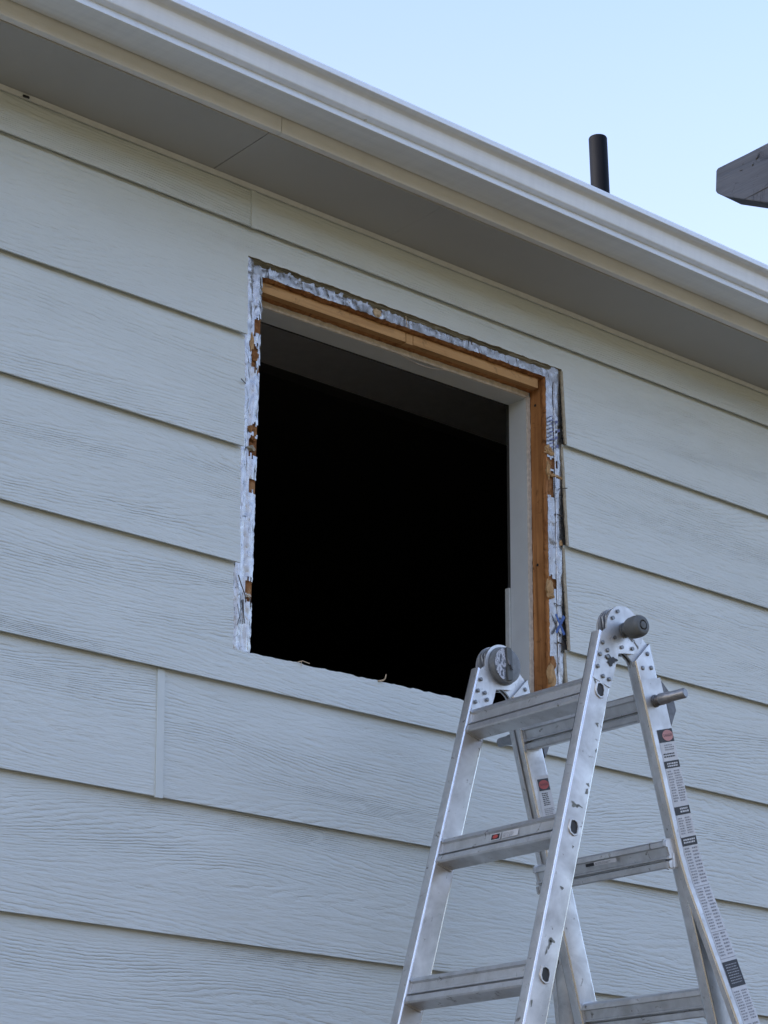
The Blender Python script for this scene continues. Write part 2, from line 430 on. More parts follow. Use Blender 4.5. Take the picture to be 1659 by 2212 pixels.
def slab(mb, y0, z0, y1, z1, t, mi=0):
    d = Vector((0, y1-y0, z1-z0)).normalized(); nn = Vector((0, -d.z, d.y))*t
    a = X0-.35; b = X1+.35
    if nn.z < 0: nn = -nn
    mb.hexa([(a, y0, z0), (b, y0, z0), (b, y1, z1), (a, y1, z1), (a, y0+nn.y, z0+nn.z), (b, y0+nn.y, z0+nn.z), (b, y1+nn.y, z1+nn.z), (a, y1+nn.y, z1+nn.z)], mi)
mb = MB(); slab(mb, -.255, 1.326, 3.5, 3.18, .02); slab(mb, 7.25, 1.326, 3.5, 3.18, .02); mb.build('roof', 'shingle', house)
# vent pipe through the roof
mb = MB(); c0 = Vector((2.832, 1.6, 2.10)); c1 = Vector((2.806, 1.6, 3.100)); r = .0365
mb.cyl(c0, c1, r, n=32, prof=[(0, r), (.02, r), (.996, r), (1, r-.002), (1, r-.006), (.9, r-.006)])
vp = mb.build('vent_pipe', 'pipe_plastic', house, smooth=40, label='black plastic vent pipe standing up behind the gutter')
mb = MB(); mb.cyl((2.833, 1.6, 2.05), (2.827, 1.6, 2.33), .07, .044, 24); mb.build('pipe_boot', 'black_rubber', vp, smooth=40)

# ------------------------------------------------------------------ the stripped window opening (parts of the house)
# framing behind the sheathing: right stud, left stud, header, sill plate
zh = .9570
def htop(x): return zh+.014*(x-.23)
mb = MB(); mb.box(RXR, RXR+.075, .0334, .0730, -.3, 1.15); stud = mb.build('window_stud', 'stud_wood', house, label='orange brown bare stud on the right side of the opening')
mb = MB(); mb.box(RXL-.075, RXL-.001, .0334, .0730, -.3, 1.15); mb.build('window_stud', 'stud_wood', house)
# header: front strip (two lengths and a short block) with the darker board behind it
def bar(x0, x1, y0, y1, fz0, fz1, mat, nm, par=house, lab=None):
    mb = MB(); mb.hexa([(x0, y0, fz0(x0)), (x1, y0, fz0(x1)), (x1, y1, fz0(x1)), (x0, y1, fz0(x0)), (x0, y0, fz1(x0)), (x1, y0, fz1(x1)), (x1, y1, fz1(x1)), (x0, y1, fz1(x0))])
    return mb.build(nm, mat, par, label=lab)
for a, b, dz in ((RXL-.06, .4955, 0), (.4975, .5185, -.0025), (.5205, RXR-.010, -.0005)):
    bar(a, b, .0342, .0530, lambda x: htop(x)+.002+dz, lambda x: htop(x)+.0275+dz*.3, 'header_wood', 'header_strip')
bar(RXL-.06, RXR-.001, .0535, .0865, lambda x: htop(x)+.0050, lambda x: htop(x)+.10, 'stud_wood', 'header_board')
bar(RXL-.06, RXR-.001, .0342, .0530, lambda x: htop(x)+.0290, lambda x: htop(x)+.10, 'stud_wood', 'header_board')
bar(RXL, RXR, .0334, .0730, lambda x: -.02, lambda x: RZB-.001, 'stud_wood', 'sill_plate')
# torn lip of sheathing along the head: lumpy brown edge
mb = MB(); N = 150; rings = []
for i in range(N+1):
    x = RXL-.005+(RXR+.005-RXL)*i/N; zt_ = rtop(x); a = .0035*nz(x, 38, 2)+.003*nz(x, 110, 5)
    rings.append([(x, YS-.0008+.001*nz(x, 90, 1), zt_+.004), (x, YS-.0015, zt_-.001+a*.5), (x, .0268+.003*nz(x, 70, 8), zt_-.0050+a), (x, .0338, zt_-.0030+a*.4), (x, .0338, zt_+.004)])
mb.loft(rings); mb.build('sheathing_edge', 'torn_sheathing', house)
mb = MB(); rings = []
for i in range(N+1):
    z = RZB+(rtop(RXR)-RZB)*i/N; a = .0022*nz(z, 40, 12)+.0022*nz(z, 130, 15)
    rings.append([(RXR+.004, YS-.0008, z), (RXR-.0005+a*.6, YS-.0016, z), (RXR-.0028+a, .0258, z), (RXR-.0012+a*.4, .0340, z), (RXR+.004, .0340, z)])
mb.loft(rings); mb.build('sheathing_edge', 'stud_wood', house)
# drywall lining: right, left, head, sill; the raw front edge as a sub-part
DX = RXR-.013
def dtop(x): return htop(x)-.0125
def lining(nm, pts, d, edge_pts):
    mb = MB(); mb.prism(pts, d); l = mb.build(nm, 'drywall_paint', house)
    return l
mb = MB(); mb.box(DX, RXR-.0006, .0755, YI, RZB-.02, dtop(DX)+.0004); lr = mb.build('drywall_return', 'drywall_paint', house, label='pale grey drywall return on the right of the opening')
def rough_edge_v(x0, x1, y, z0, z1, seed, par):
    mb = MB(); n = 120; rg = []
    for i in range(n+1):
        z = z0+(z1-z0)*i/n; a = .0011*nz(z, 70, seed)+.0008*nz(z, 210, seed)
        rg.append([(x0-.0004+a*.4, y+.0006, z), (x0+.001+a, y-.0026, z), (x1-.001+a*1.6, y-.0028, z), (x1-.0004, y+.0006, z)])
    mb.loft(rg); return mb.build('drywall_edge', 'drywall_core', par)
rough_edge_v(DX, RXR-.0006, .0755, RZB-.02, dtop(DX)+.003, 41, lr)
mb = MB(); mb.box(RXL+.0006, RXL+.013, .0755, YI, RZB-.02, dtop(RXL)); mb.build('drywall_return', 'drywall_paint', house)
xh0, xh1 = RXL+.0006, RXR-.0006
mb = MB(); mb.hexa([(xh0, .0755, dtop(xh0)), (xh1, .0755, dtop(xh1)), (xh1, YI, dtop(xh1)), (xh0, YI, dtop(xh0)), (xh0, .0755, htop(xh0)+.004), (xh1, .0755, htop(xh1)+.004), (xh1, YI, htop(xh1)+.004), (xh0, YI, htop(xh0)+.004)])
lh = mb.build('drywall_return', 'drywall_paint', house, label='drywall return across the head of the opening')
mb = MB(); n = 150; rg = []
for i in range(n+1):
    x = xh0+(DX+.004-xh0)*i/n; a = .0013*nz(x, 60, 51)+.0008*nz(x, 190, 53); z0_ = dtop(x); z1_ = htop(x)+.004
    rg.append([(x, .0761, z0_-.0004), (x, .0730, z0_+.0008+a), (x, .0727, z1_-.001+a*1.4), (x, .0761, z1_)])
mb.loft(rg); mb.build('drywall_edge', 'drywall_core', lh)
mb = MB(); rg = []                                # loose paper curl hanging from the head
for i in range(25):
    t = i/24; x = .505+.165*t; z = dtop(x)-.010*math.sin(math.pi*t)**1.3
    rg.append([(x, .0725, z-.0008), (x, .0760, z-.0008), (x, .0760, z), (x, .0725, z)])
mb.loft(rg); mb.build('paper_curl', 'drywall_core', lh)
bar(RXL, RXR, .0755, YI, lambda x: RZB-.02, lambda x: RZB-.006, 'drywall_paint', 'drywall_return')
mb = MB(); mb.box(DX-.006, DX-.0005, YI+.0005, YI+.014, -.2, .455); mb.build('inner_trim', 'caulk', house)

# ------------------------------------------------------------------ room behind
RX0, RX1, RY1 = -2.2, 3.2, 4.2
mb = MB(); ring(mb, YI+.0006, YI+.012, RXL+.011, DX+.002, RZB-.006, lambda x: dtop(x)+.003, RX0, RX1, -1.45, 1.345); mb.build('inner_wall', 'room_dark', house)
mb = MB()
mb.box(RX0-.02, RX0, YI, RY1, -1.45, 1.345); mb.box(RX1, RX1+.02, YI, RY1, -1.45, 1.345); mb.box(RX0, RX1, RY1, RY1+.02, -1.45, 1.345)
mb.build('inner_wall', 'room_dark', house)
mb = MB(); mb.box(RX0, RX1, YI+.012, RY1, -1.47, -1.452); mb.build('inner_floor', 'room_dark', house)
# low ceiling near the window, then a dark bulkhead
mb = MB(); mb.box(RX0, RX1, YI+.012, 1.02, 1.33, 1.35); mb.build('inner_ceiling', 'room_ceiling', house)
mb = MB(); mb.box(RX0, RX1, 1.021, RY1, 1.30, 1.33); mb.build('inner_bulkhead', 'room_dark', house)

# ------------------------------------------------------------------ foil flashing tape round the opening
def foil_strip(name, P0, du, dv, nu, nv, keep, amp, seed, par=house, mat='foil_tape', label=None):
    """grid P0 + du*i + dv*j on the sheathing; keep(i/nu, j/nv) drops torn cells; crinkled outwards (-y)"""
    mb = MB(); P0 = Vector(P0); du = Vector(du); dv = Vector(dv); idx = {}
    def pt(i, j):
        if (i, j) not in idx:
            p = P0+du*(i/nu)+dv*(j/nv)
            q = p*1.0
            h = abs(mnoise.noise(Vector((q.x*70, q.z*42, seed))))*.35+.9*abs(mnoise.noise(Vector((q.x*38, q.z*16, seed+4))))+.5*max(0, mnoise.noise(Vector((q.x*20, q.z*5, seed+2))))+.75*math.sin(math.pi*min(1, max(0, i/nu)))
            p = p+Vector((.0016*mnoise.noise(Vector((q.x*90, q.z*60, seed+9))) if 0 else 0, -.0012-amp*h, 0))
            if i in (0, nu): p += du.normalized()*.0022*mnoise.noise(Vector((q.x*120, q.z*120, seed+7)))
            if j in (0, nv): p += dv.normalized()*.0022*mnoise.noise(Vector((q.x*120, q.z*120, seed+8)))
            idx[(i, j)] = len(mb.v); mb.v.append(p)
        return idx[(i, j)]
    for i in range(nu):
        for j in range(nv):
            if keep((i+.5)/nu, (j+.5)/nv): mb.f.append([pt(i, j), pt(i+1, j), pt(i+1, j+1), pt(i, j+1)]); mb.mi.append(0)
    return mb.build(name, mat, par, smooth=50, fix=False, label=label)
def holes(hs):
    def k(u, v):
        for (u0, u1, v0, v1) in hs:
            jn = .05*mnoise.noise(Vector((u*7, v*60, 2)))
            if u0+jn < u < u1+jn and v0+jn*.25 < v < v1+jn*.25: return False
        return True
    return k
# left: two overlapping strips with a crease, torn in places (v = 0 bottom .. 1 top)
Hz = .905
def vv(v_img): return (.98-(v_img-600)*.001111-.085)/Hz
tear = [(.35, 1.1, vv(726), vv(691)), (.1, .62, vv(800), vv(748)), (.45, 1.1, vv(812), vv(800)), (.40, 1.1, vv(949), vv(925)), (.1, 1.1, vv(996), vv(953)), (.3, 1.1, vv(1072), vv(1046)), (.35, 1.1, vv(1300), vv(1254))]
fl = foil_strip('flashing_tape', (.0195, YS, .080), (.0285, 0, 0), (0, 0, Hz), 7, 190, holes(tear), .0034, 1.0, label='crinkled silver flashing tape down the left side of the opening')
foil_strip('flashing_tape', (-.004, YS-.0006, .080), (.0245, 0, 0), (0, 0, Hz+.035), 8, 190, holes([]), .0030, 2.0)
# head band
def head_foil():
    mb = MB(); nu, nv = 190, 9; seed = 5; idx = {}
    for i in range(nu+1):
        for j in range(nv+1):
            x = -.015+(RXR+.010+.015)*i/nu; t = j/nv; zt0 = rtop(x)-.001+.0035*nz(x, 26, 4)+.002*nz(x, 95, 6); z = zt0+(.052)*t
            rough = 1.0 if x < .42 else (.35+.3*max(0, nz(x, 5, 1)))
            h = abs(mnoise.noise(Vector((x*80, z*80, seed))))+.5*abs(mnoise.noise(Vector((x*170, z*170, seed+3))))
            mb.v.append(Vector((x, YS-.0012-.0042*h*rough, z)))
    for i in range(nu):
        for j in range(nv):
            x = -.015+(RXR+.025)*(i+.5)/nu
            if .375 < x+.012*nz(j*.3, 1, 3) < .402 and j > 2: continue
            a = i*(nv+1)+j; mb.f.append([a, a+nv+1, a+nv+2, a+1]); mb.mi.append(0)
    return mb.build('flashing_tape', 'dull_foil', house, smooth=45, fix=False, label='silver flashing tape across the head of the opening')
fh = head_foil()
# right: strip from the stud edge to the cut siding
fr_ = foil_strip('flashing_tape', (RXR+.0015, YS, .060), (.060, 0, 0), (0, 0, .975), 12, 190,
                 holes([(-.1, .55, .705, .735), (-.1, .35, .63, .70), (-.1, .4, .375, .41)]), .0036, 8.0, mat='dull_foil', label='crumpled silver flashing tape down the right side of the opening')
mb = MB(); mb.tube([(RXR+.026+.002*nz(i*.1, 3, 2), YS-.006-.002*abs(nz(i*.1, 5, 7)), .09+.9*i/60) for i in range(61)], [.0016+.0012*abs(nz(i*.1, 9, 5)) for i in range(61)], 5)
mb.build('tape_fold', 'foil_tape', fr_, smooth=60)
# blue marker cross
mb = MB(); cx, cz = .977, .337; yb = YS-.0135
for sx_, sz_ in ((1, 1), (1, -1)):
    a = Vector((cx-.014*sx_, yb, cz-.024*sz_)); b = Vector((cx+.014*sx_, yb-.0005*sz_, cz+.024*sz_)); d = (b-a).normalized(); nn = Vector((d.z, 0, -d.x))*.0042
    mb.prism([a-nn*.7, b-nn*1.1, b+nn, a+nn*.8], (0, .0008+.0002*sz_, 0))
mb.build('marker_cross', 'blue_ink', fr_, label='blue hand-drawn X on the silver tape')
# violet print running up the tape
mb = MB()
for i in range(9):
    z = .800+i*.0105; x = RXR+.004; yb = YS-.0100
    mb.prism([(x, yb, z), (x+.016+jit(.004), yb, z+.006), (x+.016, yb, z+.0095), (x, yb, z+.0035)], (0, .0005, 0))
for i in range(4):
    z = .805+i*.022; x = RXR+.026+jit(.006); yb = YS-.0112
    mb.prism([(x, yb, z), (x+.010, yb, z+.004), (x+.012+jit(.003), yb, z+.012), (x+.002, yb, z+.009)], (0, .0005, 0))
mb.build('printed_mark', 'violet_ink', fr_)
# lumps of foam and torn sheathing stuck along the right edge and the left edge
def lump(x, z, sx_, sy_, sz_, seed, mat, nm='foam_lump', y=None):
    bm = bmesh.new(); bmesh.ops.create_icosphere(bm, subdivisions=3, radius=1)
    mb = MB(); vs = []
    for v in bm.verts:
        d = 1+.55*mnoise.noise(v.co*1.6+Vector((seed, 0, 0)))+.3*mnoise.noise(v.co*4+Vector((0, seed, 0)))
        vs.append(Vector((x+v.co.x*sx_*d, (YS-.003 if y is None else y)+v.co.y*sy_*d, z+v.co.z*sz_*d)))
    mb.add(vs, [[q.index for q in f.verts] for f in bm.faces]); bm.free()
    return mb.build(nm, mat, house, smooth=50)
lump(RXR+.006, .800, .011, .006, .010, 1, 'spray_foam'); lump(RXR+.012, .790, .016, .005, .006, 2, 'spray_foam')
lump(RXR+.030, .731, .028, .005, .0045, 3, 'spray_foam'); lump(RXR+.004, .742, .006, .006, .020, 4, 'spray_foam')
lump(RXR+.002, .428, .011, .007, .022, 5, 'spray_foam'); lump(RXR+.004, .412, .012, .007, .012, 6, 'spray_foam')
lump(RXR+.003, .205, .010, .008, .030, 7, 'spray_foam'); lump(RXR+.008, .235, .009, .006, .018, 8, 'torn_sheathing')
lump(RXR+.042, .555, .008, .004, .010, 9, 'spray_foam')
lump(.031, .553, .010, .006, .007, 11, 'fibre_core'); lump(.034, .577, .009, .006, .006, 12, 'torn_sheathing'); lump(.028, .600, .008, .005, .008, 13, 'torn_sheathing')
lump(.033, .780, .010, .004, .012, 14, 'torn_sheathing'); lump(.022, .812, .006, .004, .024, 15, 'spray_foam'); lump(.036, .208, .006, .006, .005, 16, 'drywall_core')
lump(.390, 1.001, .013, .004, .011, 17, 'splinter_wood')
def sealant_mat():
    t = NT('old_sealant'); n = t.noise(t.coord((9, 160, 160)), 1.3, 4, .7, .5)
    t.base(t.ramp(n, [(.32, (.035, .027, .014)), (.52, (.13, .11, .065)), (.72, (.30, .27, .20))]), .9, 0, .2); t.bump(n, .8, .003); MAT['old_sealant'] = t.m
sealant_mat()
mb = MB(); rg = []
for i in range(201):
    x = -.004+1.006*i/200; zt_ = wtop(x); a = .0030*nz(x, 24, 71)+.0022*nz(x, 95, 73); wd = .006*max(0, 1-x/.12)
    rg.append([(x, .0150, zt_+.006), (x, .0150, zt_-.0035+a*.5), (x, .0162, zt_-.0080+a*1.3-wd), (x, .0178, zt_-.0125+a*1.8-wd), (x, .0190, zt_-.0138+a*1.4-wd*.6), (x, .0190, zt_+.006)])
mb.loft(rg); mb.build('sealant_strip', 'old_sealant', house)
# caulk and backer strip left along the right cut edge, dark gap beside it
for kx, z0_, z1_ in ((1.0035, 3*LAP, WT+.006), (1.003, 2*LAP, 3*LAP), (1.001, LAP, 2*LAP), (.999, .085, LAP)):
    mb = MB(); rg = []; kb = math.floor(z0_/LAP+.01)*LAP; n = int((z1_-z0_)/.006)
    for i in range(n+1):
        z = z0_+.001+(z1_-z0_-.004)*i/n; a = .0018*nz(z, 50, 61)+.0014*nz(z, 160, 63); yy = face_y(z, kb)
        rg.append([(kx-.0034+a, yy+.0004, z), (kx+.0028+a*.8, yy-.0010+a*.3, z), (kx+.0028, yy+.0035, z), (kx-.0030+a, yy+.0050, z)])
    mb.loft(rg); mb.build('caulk_strip', 'fibre_core', house)
# nails, staples, hanging threads
def wire(pts, r, mat='nail_steel', nm='bent_nail'):
    mb = MB(); mb.tube(pts, r, 6); return mb.build(nm, mat, house, smooth=60)
wire([(.990, YS-.004, .700), (.999, -.006, .698)], .0012); wire([(.975, YS-.006, .628), (.995, .004, .624)], .0014)
wire([(.970, YS-.008, .292), (.990, .006, .287)], .0016); wire([(.965, YS-.006, .392), (.972, .008, .386), (.984, .010, .388)], .0010)
wire([(.000, .004, .245), (.012, .008, .225), (.024, .010, .206), (.028, .012, .190)], .0013)
wire([(.022, .014, .196), (.023, .012, .165), (.026, .012, .142)], .0015)
wire([(.002, .006, .180), (.004, .000, .150), (.000, .002, .130)], .0008); wire([(-.016, -.002, .703), (.004, .008, .701)], .0012)
wire([(.060, YS-.004, 1.012), (.061, .012, .985)], .0010); wire([(.480, YS-.004, 1.020), (.482, .012, .990)], .0011, 'splinter_wood', 'torn_thread')
wire([(.690, YS-.004, 1.028), (.692, .010, 1.006)], .0014)
for x, z in ((RXR-.0004, .93), (RXR-.0004, .498)):
    mb = MB(); mb.cyl((x, .055, z), (x-.0006, .055, z), .0038, n=10); mb.build('nail_hole', 'black_ink', stud)
# fibres along the cut sill
mb = MB(); mb.tube([(.395, .002, .081), (.407, -.001, .084), (.413, -.002, .090), (.416, -.001, .100)], [.0018, .0022, .0018, .0012], 6); mb.build('splinter', 'splinter_wood', house, smooth=60)
for x in (.165,):
    wire([(x, .001, wbot(x)+.001), (x+.012, -.002, wbot(x)+.0035+jit(.002)), (x+.030+jit(.01), -.001, wbot(x)+.004+jit(.003))], .0010, 'splinter_wood', 'splinter')
wire([(.175, .000, wbot(.175)+.004), (.172, -.003, wbot(.17)-.010)], .0006, 'splinter_wood', 'splinter')
# dirt left on the soffit line
for x, z in ((-.62, 1.187),):
    mb = MB(); mb.prism([(x, -.0112, z-.002), (x+.014, -.0112, z-.001), (x+.012, -.0112, z+.003), (x-.002, -.0112, z+.002)], (0, .004, 0)); mb.build('chipped_caulk', 'black_ink', house)

# ------------------------------------------------------------------ deck the ladder stands on (below the frame)
DECK = -1.42
deck = thing('deck', 'wooden plank deck against the house wall below the window', 'deck', (1.2, -1.0, 0))
for i in range(14):
    y = -.06-.142*i; mb = MB(); mb.box(-1.2, 3.6, y-.136, y, DECK-.032, DECK); mb.build('plank', 'plank_wood', deck)
for y in (-.35, -1.75):
    mb = MB(); mb.box(-1.2, 3.6, y-.02, y+.02, DECK-.17, DECK-.033); mb.build('joist', 'plank_wood', deck)
    for x in (-1.1, 1.2, 3.5): mb = MB(); mb.box(x-.05, x+.05, y-.05, y-.021, -G, DECK-.033); mb.build('post', 'plank_wood', deck)

# ------------------------------------------------------------------ ladder
YN, WT_ = -.645, .028                # outer face of near rails, rail thickness (y)
YF = -.275                           # inner face of far rails
SY = .5235                           # symmetry plane of the A-frame (x)
LEAN = R(15.8); RW = .057            # rail lean and width
F0 = Vector((.450, 0, .065))         # top front corner of the front rails
ladder = thing('step_ladder', 'scuffed aluminium folding ladder set up as an A-frame below the window', 'ladder', (SY, -.446, DECK+G))
AX = Vector((math.sin(LEAN), 0, math.cos(LEAN))); WX = Vector((math.cos(LEAN), 0, -math.sin(LEAN)))
def L(w_, s, y, rear=False):
    p = F0+WX*w_+AX*s; p.y = y
    if rear: p.x = 2*SY-p.x
    return p
SBOT = (DECK-F0.z)/math.cos(LEAN)+.012          # s at the deck
def rrect(w0, w1, y0, y1, r, n=3):
    out = []
    for cx, cy, a0 in ((w1-r, y1-r, 0), (w0+r, y1-r, 90), (w0+r, y0+r, 180), (w1-r, y0+r, 270)):
        for i in range(n+1):
            a = R(a0+90*i/n); out.append((cx+r*math.cos(a), cy+r*math.sin(a)))
    return out
def inner_rail(y0, y1, rear, s1, nm):
    mb = MB(); sec = rrect(0, RW, y0, y1, .0042)
    tops = [(w_, y, -.034*w_/RW) for w_, y in sec]
    mb.loft([[L(w_, s, y, rear) for w_, y, s in tops], [L(w_, -.12, y, rear) for w_, y in sec], [L(w_, s1, y, rear) for w_, y in sec]])
    for q in range(2):                       # worn, polished corners
        for i in range(16):
            if i % 4 != 3: mb.mi[q*16+i] = 1
    return mb.build(nm, ['aluminium', 'polished_edge'], ladder, smooth=32)
def outer_rail(sign, rear, s_top, s_bend, nm, flare=.172):
    """C-channel sleeve round an inner rail; sign -1 near, +1 far; flares outwards below s_bend"""
    t = .0028
    yo = (YN-.0048) if sign < 0 else (YF+WT_+.0048)      # web outside face
    yi = (YN+.0105) if sign < 0 else (YF+WT_-.0105)
    mb = MB(); rings = []
    lip = .006
    for s in (s_top, s_bend+.03, s_bend, s_bend-.03, SBOT):
        d = (s_bend-s)*flare if abs(s-s_bend) > .029 else (s_bend+.03-s)*flare*.5
        d = max(0, d)*sign
        a, b = -.0048, RW+.0048
        yi2 = yi+ sign*0
        sec = [(a, yi2), (a, yo-sign*.003), (a+.003, yo), (b-.003, yo), (b, yo-sign*.003), (b, yi2), (b-t, yi2), (b-t, yo-sign*t), (a+t, yo-sign*t), (a+t, yi2)]
        rings.append([L(w_, s, y+d, rear) for w_, y in sec])
    mb.loft(rings)
    for q in range(len(rings)-1):
        for i in (1, 3): mb.mi[q*10+i] = 1
    return mb.build(nm, ['aluminium', 'polished_edge'], ladder, smooth=32)
S_IN = -.98; S_B = -.468
rails = {}
for near in (True, False):
    y0, y1 = (YN, YN+WT_) if near else (YF, YF+WT_)
    rails[('f', near)] = inner_rail(y0, y1, False, S_IN-.12, 'front_rail')
    rails[('r', near)] = inner_rail(y0, y1, True, S_IN, 'rear_rail')
    sg = -1 if near else 1
    rails[('ro', near)] = outer_rail(sg, True, -.075, S_B, 'rear_outer_rail')
    rails[('fo', near)] = outer_rail(sg, False, -.905, -.95, 'front_outer_rail', .17)
    for rear in (False, True):
        d = ((S_B if rear else -.95)-SBOT)*(.172 if rear else .17)*sg
        yo = (YN-.0048 if near else YF+WT_+.0048)+d
        mb = MB(); ya, yb = (yo-.002, yo+.034) if near else (yo-.034, yo+.002)
        a = L(-.007, SBOT+.05, 0, rear); b = L(RW+.007, SBOT+.05, 0, rear); c = L(-.007, SBOT, 0, rear); e = L(RW+.007, SBOT, 0, rear)
        mb.prism([(a.x, ya, a.z), (b.x, ya, b.z), (e.x, ya, DECK+.001), (c.x, ya, DECK+.001)], (0, yb-ya, 0)); mb.build('foot', 'black_rubber', rails[('ro' if rear else 'fo', near)])

# rungs
RS = [-.127-.305*i for i in range(4)]           # along the rail
prof = [(.0090, .0285), (.0040, .0255), (.0010, .0165), (.0062, .0140), (.0075, -.0035), (.0035, -.0062), (.0030, -.0085), (.0130, -.0100), (.0130, -.0122), (.0010, -.0140), (.0000, -.0255), (.0030, -.0285),
        (.0400, -.0290), (.0430, -.0270), (.0430, -.0150), (.0400, -.0130), (.0400, .0040), (.0430, .0060), (.0430, .0250), (.0400, .0280)]
def rung(s0, rear, dw=0, y0=YN+WT_-.004, y1=YF+.004, par=None):
    mb = MB()
    P = prof if not rear else [(.049-w_+.0, s) for w_, s in prof][::-1]
    # flattened, narrowed collars at both ends where the tube is swaged into the rail
    def sec(y, k): return [L((.028+dw)+(w_-.0235)*k, s0+s*(1 if k == 1 else .93), y, rear) for w_, s in P]
    mb.loft([sec(y0, 1.0), sec(y1, 1.0)])
    o = mb.build('rung', 'aluminium', par or ladder, smooth=30)
    for yy, sg in ((y0+.004, 1), (y1-.004, -1)):           # swage bead
        m2 = MB(); m2.loft([[L(.028+dw+(w_-.0235)*1.13, s0+s*1.10, yy+sg*t, rear) for w_, s in P] for t in (-.001, .0035)]); m2.build('collar', 'aluminium', o, smooth=40)
    return o
fr_rungs = [rung(s, False) for s in RS]
re_rungs = [rung(RS[0], True), rung(RS[1], True, .034, YN+.004, YF+WT_-.004), rung(RS[2], True)]
# swaged rung ends seen on the outside of the rails: raised ring and dark hollow
def rung_end(s0, rear, near, par):
    y = YN if near else YF+WT_; sg = -1 if near else 1
    def sq(h, hw, cw=.0005):
        return [(.0285+cw+a, s0+b) for a, b in ((-hw*.25, h), (-hw, h*.72), (-hw, -h*.35), (-hw*.55, -h*.85), (hw*.35, -h), (hw, -h*.72), (hw, h*.3), (hw*.55, h*.88))]
    mb = MB(); o1 = sq(.0175, .0135); i1 = sq(.0138, .0098)
    mb.loft([[L(w_, s, y+sg*.0001, rear) for w_, s in o1], [L(w_, s, y+sg*.0028, rear) for w_, s in [(.029+(w_-.029)*.95, s0+(s-s0)*.95) for w_, s in o1]],
             [L(w_, s, y+sg*.0028, rear) for w_, s in i1], [L(w_, s, y+sg*.0004, rear) for w_, s in i1]], caps=False)
    mb.build('rung_end', 'aluminium', par, smooth=45)
    mb = MB(); mb.add([L(w_, s, y+sg*.0006, rear) for w_, s in i1], [tuple(range(8))]); mb.build('rung_hollow', 'black_ink', par, fix=False)
for s in RS[:3]: rung_end(s, False, True, rails[('f', True)])
# bolted bracket at the rear middle rung
mb = MB(); q = L(RW+.0075+.0055, RS[1]-.012, 0, True)
mb.box(q.x-.004, q.x-.0005, YN+.002, YN+.026, q.z-.018, q.z+.012); br = mb.build('rung_bracket', 'aluminium', re_rungs[1])
mb = MB(); mb.cyl((q.x-.004, YN+.014, q.z-.002), (q.x-.0085, YN+.014, q.z-.002), .0058, n=12); mb.build('bolt', 'dark_steel', re_rungs[1], smooth=40)

# hinges
HC = Vector((SY-.004, 0, .076)); HR = .052
def circ(a0, a1, n, r=HR, c=HC): return [(c.x+r*math.cos(R(a0+(a1-a0)*i/n)), c.z+r*math.sin(R(a0+(a1-a0)*i/n))) for i in range(n+1)]
def arm_front():
    pts = circ(185, -62, 30)
    a = L(RW, -.034, 0); b = L(RW-.002, -.11, 0); c = L(.004, -.11, 0); d = L(.004, -.004, 0)
    pts += [(HC.x-.004, HC.z-.050), (a.x+.004, a.z+.006), (a.x-.001, a.z-.012), (b.x, b.z), (c.x, c.z), (d.x, d.z)]
    return pts
def arm_rear():
    # disc, then a strap to the rear rail with a concave underside
    pts = circ(150, 8, 18, HR-.001)
    a = L(.004, -.003, 0, True); b = L(.004, -.11, 0, True); c = L(RW-.002, -.11, 0, True); d = L(RW, -.045, 0, True)
    pts += [(a.x, a.z), (b.x, b.z), (c.x, c.z), (d.x, d.z)]
    c2 = (HC.x-.012, HC.z-.098); e = Vector((d.x-c2[0], d.z-c2[1])); a0 = math.degrees(math.atan2(e.y, e.x)); r0 = e.length
    pts += circ(a0+6, 96, 12, r0, Vector((c2[0], 0, c2[1])))
    pts += [(HC.x-.035, HC.z-.030)]
    return pts
